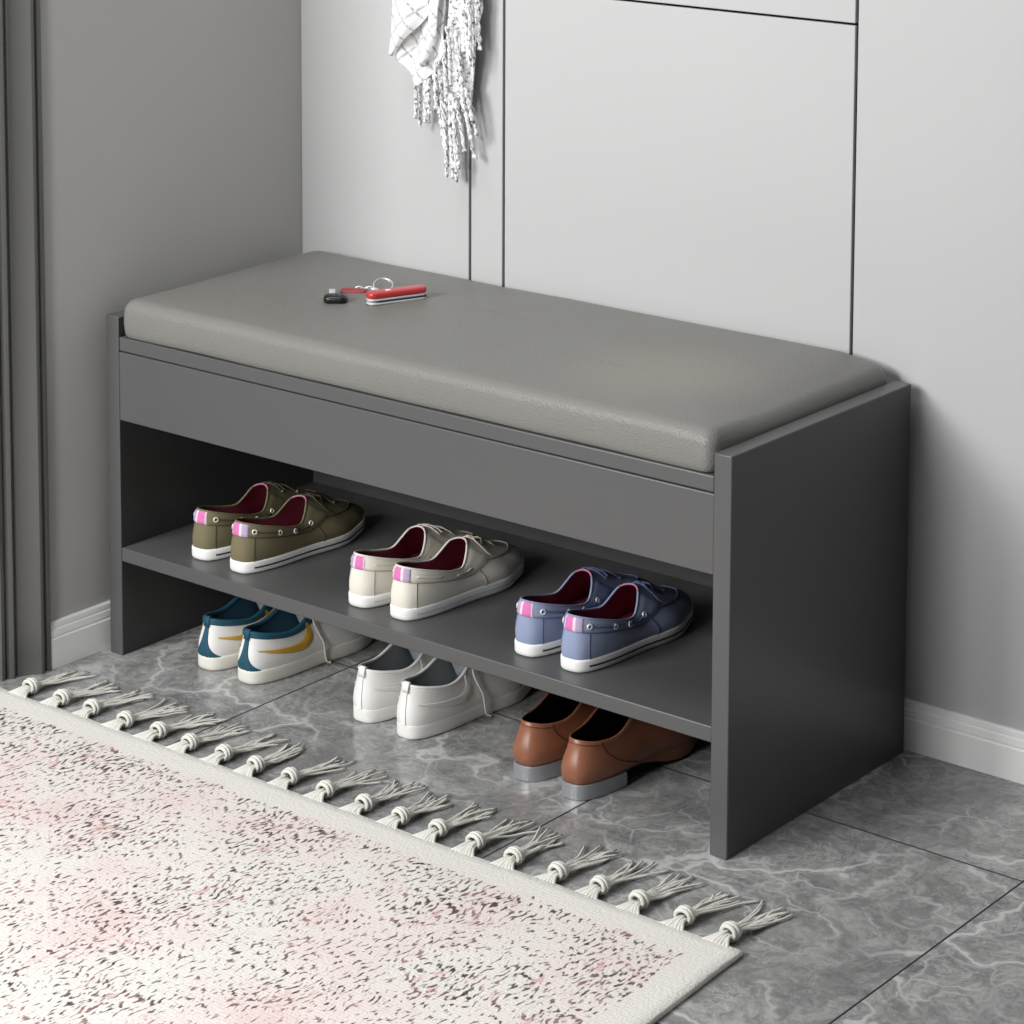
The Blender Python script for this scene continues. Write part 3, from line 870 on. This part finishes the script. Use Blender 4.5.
# ------------------------------------------------------------------ scarf on a wall hook
def mat_scarf():
    t = NT('plaid_scarf_cloth'); co = t.obj()
    mp = t.n('Mapping', ins={0: co, 'Rotation': (0, R(38), 0), 'Scale': (1, 1, 1)})
    s = t.n('SeparateXYZ', ins={0: mp.outputs[0]})
    def stripes(sock, p, w):
        f = t.math('FRACT', t.math('DIVIDE', sock, p)); return t.math('LESS_THAN', f, w)
    a = t.math('MAXIMUM', stripes(s.outputs[0], 0.020, 0.16), t.math('MULTIPLY', stripes(s.outputs[2], 0.030, 0.12), 0.8))
    nz = t.n('TexNoise', ins={'Vector': mp.outputs[0], 'Scale': 240.0, 'Detail': 2.0})
    a = t.math('MULTIPLY', a, t.ramp(nz.outputs[0], [(0.35, 0.25), (0.6, 0.9)]))
    t.set(color=t.mix(a, rgb(246, 246, 246), rgb(160, 161, 164)), rough=0.95, spec=0.1, sheen=0.2)
    t.bump(nz.outputs[0], 0.5, 0.001); return t.m
def mat_knit():
    t = NT('flecked_scarf_knit'); co = t.obj()
    nz = t.n('TexNoise', ins={'Vector': co, 'Scale': 210.0, 'Detail': 3.0, 'Roughness': 0.6})
    c = t.ramp(nz.outputs[0], [(0.34, rgb(90, 92, 98)), (0.43, rgb(215, 216, 218)), (0.55, rgb(250, 250, 250))])
    t.set(color=c, rough=0.95, spec=0.1, sheen=0.2); t.bump(nz.outputs[0], 1.0, 0.003); return t.m
M['scarf'], M['knit'] = mat_scarf(), mat_knit()
scarf = tag(empty('scarf', (0.262, 0.385, 0.98)), 'white and grey plaid scarf with long twisted fringe hanging on the wall', 'scarf')
inv = Matrix.Translation((-0.262, -0.385, -0.98))
# the scarf is drawn in its own millimetre sheet: a to the right, b downward from its top visible fold
def SP(a, b, y):
    return Vector((0.1836 + 0.00178 * (3.0 + a * 0.935) - 0.262, y - 0.385, 0.8600 + 0.000152 * a - 0.00138 * b - 0.98))
def sheet(name, mat, rows_l, rows_r, yf, nb=40, na=26):
    bm = bmesh.new(); A = catmull([(a, b, 0) for a, b in rows_l], nb); B = catmull([(a, b, 0) for a, b in rows_r], nb)
    rows = []
    for p, q in zip(A, B):
        rows.append([SP(p.x + (q.x - p.x) * i / na, p.y + (q.y - p.y) * i / na, yf(p.x + (q.x - p.x) * i / na, p.y + (q.y - p.y) * i / na, i / na)) for i in range(na + 1)])
    grid(bm, rows)
    return link_obj(name, bm, mat, scarf, angle=180, solid=0.0022)
# back layer: flecked part with the fringe
sheet('knit_layer', M['knit'], [(40, -85), (40, -50), (36, 0), (44, 30), (40, 62), (36, 80), (44, 108)], [(60, -85), (74, -50), (88, 0), (84, 30), (80, 60), (78, 78), (72, 104)],
      lambda a, b, t: 0.376 + 0.006 * math.sin(a * 0.42 + b * 0.03) * sstep(-80, 0, b))
# middle layer folding back toward the lower left corner
sheet('folded_layer', M['scarf'], [(30, -85), (20, -40), (8, 10), (-1, 52), (8, 64), (22, 84)], [(52, -85), (50, -40), (50, 0), (48, 30), (50, 56), (24, 86)],
      lambda a, b, t: 0.364 + 0.004 * math.sin(a * 0.28 + 0.8 + b * 0.04) + 0.004 * t)
# front flap with its diagonal hem
sheet('front_flap', M['scarf'], [(24, -85), (12, -45), (4, 0), (2, 30), (-1, 53)], [(44, -85), (40, -45), (38, -8), (37, 17), (0, 55)],
      lambda a, b, t: 0.346 + 0.006 * math.cos(a * 0.16) + 0.006 * sstep(0.6, 1.0, t))
# small fold edge
sheet('fold', M['scarf'], [(44, -60), (42, -20), (40, 12), (38, 40), (30, 62)], [(56, -60), (54, -20), (49, 8), (46, 36), (34, 66)],
      lambda a, b, t: 0.357 - 0.004 * math.sin(t * PI))
# twisted cords: start a,b then end a,b
cords = [(22, 84, 20, 128), (23, 85, 21, 118), (29, 82, 28, 124), (33, 80, 31, 122), (37, 78, 36, 114), (41, 78, 39, 110), (45, 80, 43, 112), (46, 90, 52, 150), (50, 96, 54, 176),
         (53, 98, 53, 166), (56, 98, 58, 178), (60, 98, 63, 181), (58, 92, 65, 168), (63, 96, 62, 140), (66, 96, 74, 150), (69, 96, 78, 158), (71, 92, 79, 138), (74, 88, 84, 136), (76, 86, 82, 122),
         (75, 20, 78, 66), (79, -10, 80, 58), (83, -6, 82, 64), (87, -8, 86, 50), (70, 10, 74, 60), (64, 30, 66, 92), (58, 26, 60, 84), (52, 40, 53, 96), (68, 50, 71, 110), (49, 60, 47, 104)]
for i, (a0, b0, a1, b1) in enumerate(cords):
    bm = bmesh.new(); n = 30; r = random.Random(i)
    y0 = 0.368 + r.uniform(-.010, .006) - (0.006 if b0 < 70 else 0); sw = r.uniform(-1.5, 1.5)
    for st in (0, 1):
        pts = []
        for k in range(n + 1):
            t = k / n
            p = SP(a0 + (a1 - a0) * t + sw * math.sin(t * PI), b0 + (b1 - b0) * t, y0 + 0.004 * t)
            w = t * (b1 - b0) * 0.28 + st * PI + i
            rr = 0.0014 * (1 + 0.25 * math.sin(k * 1.7 + i))
            pts.append(p + Vector((math.cos(w) * rr, math.sin(w) * rr, 0)))
        tube(bm, pts, lambda s, i=i: 0.0019 * (1 + 0.22 * math.sin(s * 37 + i)), 5)
    link_obj('fringe_cord', bm, M['knit'], scarf, angle=180)
# hook above, carrying the scarf
hook = tag(empty('wall_hook', (0.262, 0.397, 0.99)), 'small metal peg on the wall above the scarf', 'hook')
bm = bmesh.new()
tube(bm, catmull([(0, -0.001, 0), (0, -0.02, -0.004), (0, -0.045, -0.004), (0, -0.055, 0.008), (0, -0.056, 0.018)], 20), 0.005, 10)
link_obj('peg', bm, M['steel'], hook, angle=180)
bm = bmesh.new(); box(bm, -0.012, 0.012, -0.004, 0, -0.02, 0.02); link_obj('backplate', bm, M['steel'], hook, bevel=0.002)

# ------------------------------------------------------------------ small things on the seat
ZC = 0.4898
M['fob'] = simple('black_plastic', rgb(18, 18, 19), 0.3)
M['fobk'] = simple('button_grey', rgb(60, 60, 62), 0.5)
M['red'] = simple('red_scale', rgb(188, 54, 56), 0.3, coat=0.3)
M['redl'] = simple('dark_red_leather', rgb(146, 48, 52), 0.5, bump=(400, 0.3))
M['darksteel'] = simple('dark_steel', rgb(74, 72, 72), 0.3, 0.5)
M['silver'] = simple('bright_silver', rgb(222, 224, 226), 0.35, 0.3)
M['white'] = simple('white_mark', rgb(240), 0.5)

def rbox(name, dims, r, mat, parent, loc=(0, 0, 0), rz=0.0, bev=0.002):
    """rounded-corner plate in plan"""
    lx, ly, lz = dims; bm = bmesh.new(); pts = []
    for cx, cy, a0 in ((lx / 2 - r, ly / 2 - r, 0), (-lx / 2 + r, ly / 2 - r, 90), (-lx / 2 + r, -ly / 2 + r, 180), (lx / 2 - r, -ly / 2 + r, 270)):
        for k in range(9):
            a = R(a0 + 90 * k / 8); pts.append((cx + r * math.cos(a), cy + r * math.sin(a)))
    M4 = Matrix.Translation(loc) @ Matrix.Rotation(rz, 4, 'Z')
    rows = []
    sp = [(bev, 0), (0.0, bev), (0.0, lz - bev), (bev * 0.3, lz - bev * 0.3), (bev, lz)]
    for ins, z in sp:
        rows.append([M4 @ Vector((x * (1 - 2 * ins / lx), y * (1 - 2 * ins / ly), z)) for x, y in pts])
    V, _ = grid(bm, rows, True); bm.faces.new(V[0][::-1]); bm.faces.new(V[-1])
    return link_obj(name, bm, mat, parent, angle=50)

# car key: black fob with a short steel blade
ck = tag(empty('car_key', (0.269, 0.155, ZC), R(35)), 'black car key fob with steel blade lying on the seat', 'key')
rbox('fob', (0.031, 0.024, 0.011), 0.008, M['fob'], ck, bev=0.0035)
for x in (-0.008, 0.0, 0.008):
    rbox('button', (0.006, 0.008, 0.0012), 0.0025, M['fobk'], ck, (x, -0.002, 0.0106), bev=0.0004)
rbox('blade', (0.008, 0.034, 0.0030), 0.0015, M['silver'], ck, (-0.008, 0.024, 0.006), R(8), bev=0.0006)

# pocket knife lying on its edge
kn = tag(empty('pocket_knife', (0.3290, 0.206, ZC), R(68)), 'red pocket knife with steel liners lying on the seat', 'knife')
rbox('scale', (0.086, 0.0200, 0.0085), 0.0098, M['red'], kn, (0, 0, 0.0100), bev=0.0022)
rbox('scale', (0.085, 0.0196, 0.0028), 0.0096, M['darksteel'], kn, (0, 0, 0.0), bev=0.0010)['label'] = 'dark steel lower scale'
for z in (0.0027, 0.0078):
    rbox('liner', (0.0845, 0.0194, 0.0023), 0.0094, M['silver'], kn, (0, 0, z), bev=0.0003)
rbox('blade', (0.074, 0.0176, 0.0030), 0.004, M['darksteel'], kn, (0.004, 0.0, 0.0049), bev=0.0003)
rbox('emblem', (0.0075, 0.006, 0.0006), 0.002, M['white'], kn, (-0.012, 0.0, 0.0182), bev=0.0002)

# key ring with links and a dark red leather tag
kr = tag(empty('key_ring', (0.259, 0.239, ZC), R(0)), 'steel key ring with chain links and dark red tag beside knife', 'key ring')
bm = bmesh.new()
nrm = Vector((0.30, -0.36, 0.88)).normalized(); t1 = nrm.cross(Vector((0, 0, 1))).normalized(); t2 = nrm.cross(t1)
if t2.z < 0: t2 = -t2
for k, (rad, o) in enumerate(((0.0128, 0.0), (0.0128, 0.0016))):
    c = Vector((0.012, 0.006, 0.0065)) + nrm * o
    tube(bm, [c + (t1 * math.cos(a) + t2 * math.sin(a)) * rad for a in [2 * PI * i / 36 for i in range(36)]], 0.0009, 6, True)
link_obj('ring', bm, M['steel'], kr, angle=180)
for i in range(4):
    bm = bmesh.new(); c = Vector((0.006 - 0.0055 * i, -0.004 - 0.004 * i, 0.0032)); a0 = R(35); fl = i % 2
    pts = []
    for w in [2 * PI * q / 16 for q in range(16)]:
        u, v = 0.0052 * math.cos(w), 0.0027 * math.sin(w)
        d = Vector((math.cos(a0), math.sin(a0), 0)); e = Vector((-math.sin(a0), math.cos(a0), 0)) if not fl else Vector((0, 0, 1))
        pts.append(c + d * u + e * v)
    tube(bm, pts, 0.0013, 6, True)
    link_obj('link', bm, M['steel'], kr, angle=180)
rbox('tag', (0.034, 0.017, 0.005), 0.004, M['redl'], kr, (-0.008, -0.030, 0.0002), R(32), bev=0.0015)

# ------------------------------------------------------------------ camera
cxyz = Vector((2.6154, -2.3733, 1.3406)); yaw, pit, rol, fpx = -0.6641, -0.1157, 0.0054, 2697.39
fw = Vector((math.sin(yaw) * math.cos(pit), math.cos(yaw) * math.cos(pit), math.sin(pit)))
r0 = Vector((math.cos(yaw), -math.sin(yaw), 0)); u0 = r0.cross(fw)
r2 = r0 * math.cos(rol) + u0 * math.sin(rol); u2 = -r0 * math.sin(rol) + u0 * math.cos(rol)
cam = bpy.data.cameras.new('camera'); co = bpy.data.objects.new('camera', cam); col.objects.link(co)
mt = Matrix((r2, u2, -fw)).transposed().to_4x4(); mt.translation = cxyz; co.matrix_world = mt
cam.sensor_width = 36; cam.lens = fpx * 36 / 1024; cam.shift_x = -47.93 / 1024; cam.shift_y = -552.16 / 1024
cam.clip_start = 0.05
sc.camera = co

# ------------------------------------------------------------------ light
def area(name, loc, target, size, power, colr=(1, 1, 1), sy=None):
    l = bpy.data.lights.new(name, 'AREA'); l.energy = power; l.color = colr; l.size = size
    if sy: l.shape = 'RECTANGLE'; l.size_y = sy
    o = bpy.data.objects.new(name, l); col.objects.link(o); o.location = loc
    o.rotation_euler = (Vector(target) - Vector(loc)).to_track_quat('-Z', 'Y').to_euler(); return o
area('window_light', (-0.28, -2.5, 1.75), (0.55, 0.2, 0.4), 1.0, 78)
area('front_fill_light', (0.78, -2.0, 1.10), (0.35, 0.2, 0.25), 0.4, 19)  # unseen fill added to brighten the fronts and left wall
area('overhead_fill_light', (0.30, -0.7, 2.7), (0.4, 0.1, 0.5), 0.9, 17)  # dim unseen fill added from overhead
sl = bpy.data.lights.new('warm_patch_spot', 'SPOT'); sl.energy = 16; sl.color = (1.0, 0.72, 0.48); sl.spot_size = R(13); sl.spot_blend = 1.0; sl.shadow_soft_size = 0.03  # unseen spot, added to cast a warm patch on the cushion
so = bpy.data.objects.new('warm_patch_spot', sl); col.objects.link(so); so.location = (0.80, 0.05, 1.75)
so.rotation_euler = (Vector((0.80, 0.15, 0.49)) - so.location).to_track_quat('-Z', 'Y').to_euler()
w = bpy.data.worlds.new('world'); sc.world = w; w.use_nodes = True
nt = w.node_tree; bg = nt.nodes['Background']
tc = nt.nodes.new('ShaderNodeTexCoord'); sp = nt.nodes.new('ShaderNodeSeparateXYZ'); rp = nt.nodes.new('ShaderNodeValToRGB')
nt.links.new(tc.outputs['Generated'], sp.inputs[0]); nt.links.new(sp.outputs[2], rp.inputs[0]); nt.links.new(rp.outputs[0], bg.inputs[0])
rp.color_ramp.elements[0].position = 0.0; rp.color_ramp.elements[0].color = (0.05, 0.05, 0.05, 1)
rp.color_ramp.elements[1].position = 0.8; rp.color_ramp.elements[1].color = (0.75, 0.75, 0.75, 1)
bg.inputs[1].default_value = 0.25
sc.view_settings.view_transform = 'Standard'
sc.view_settings.look = 'None'
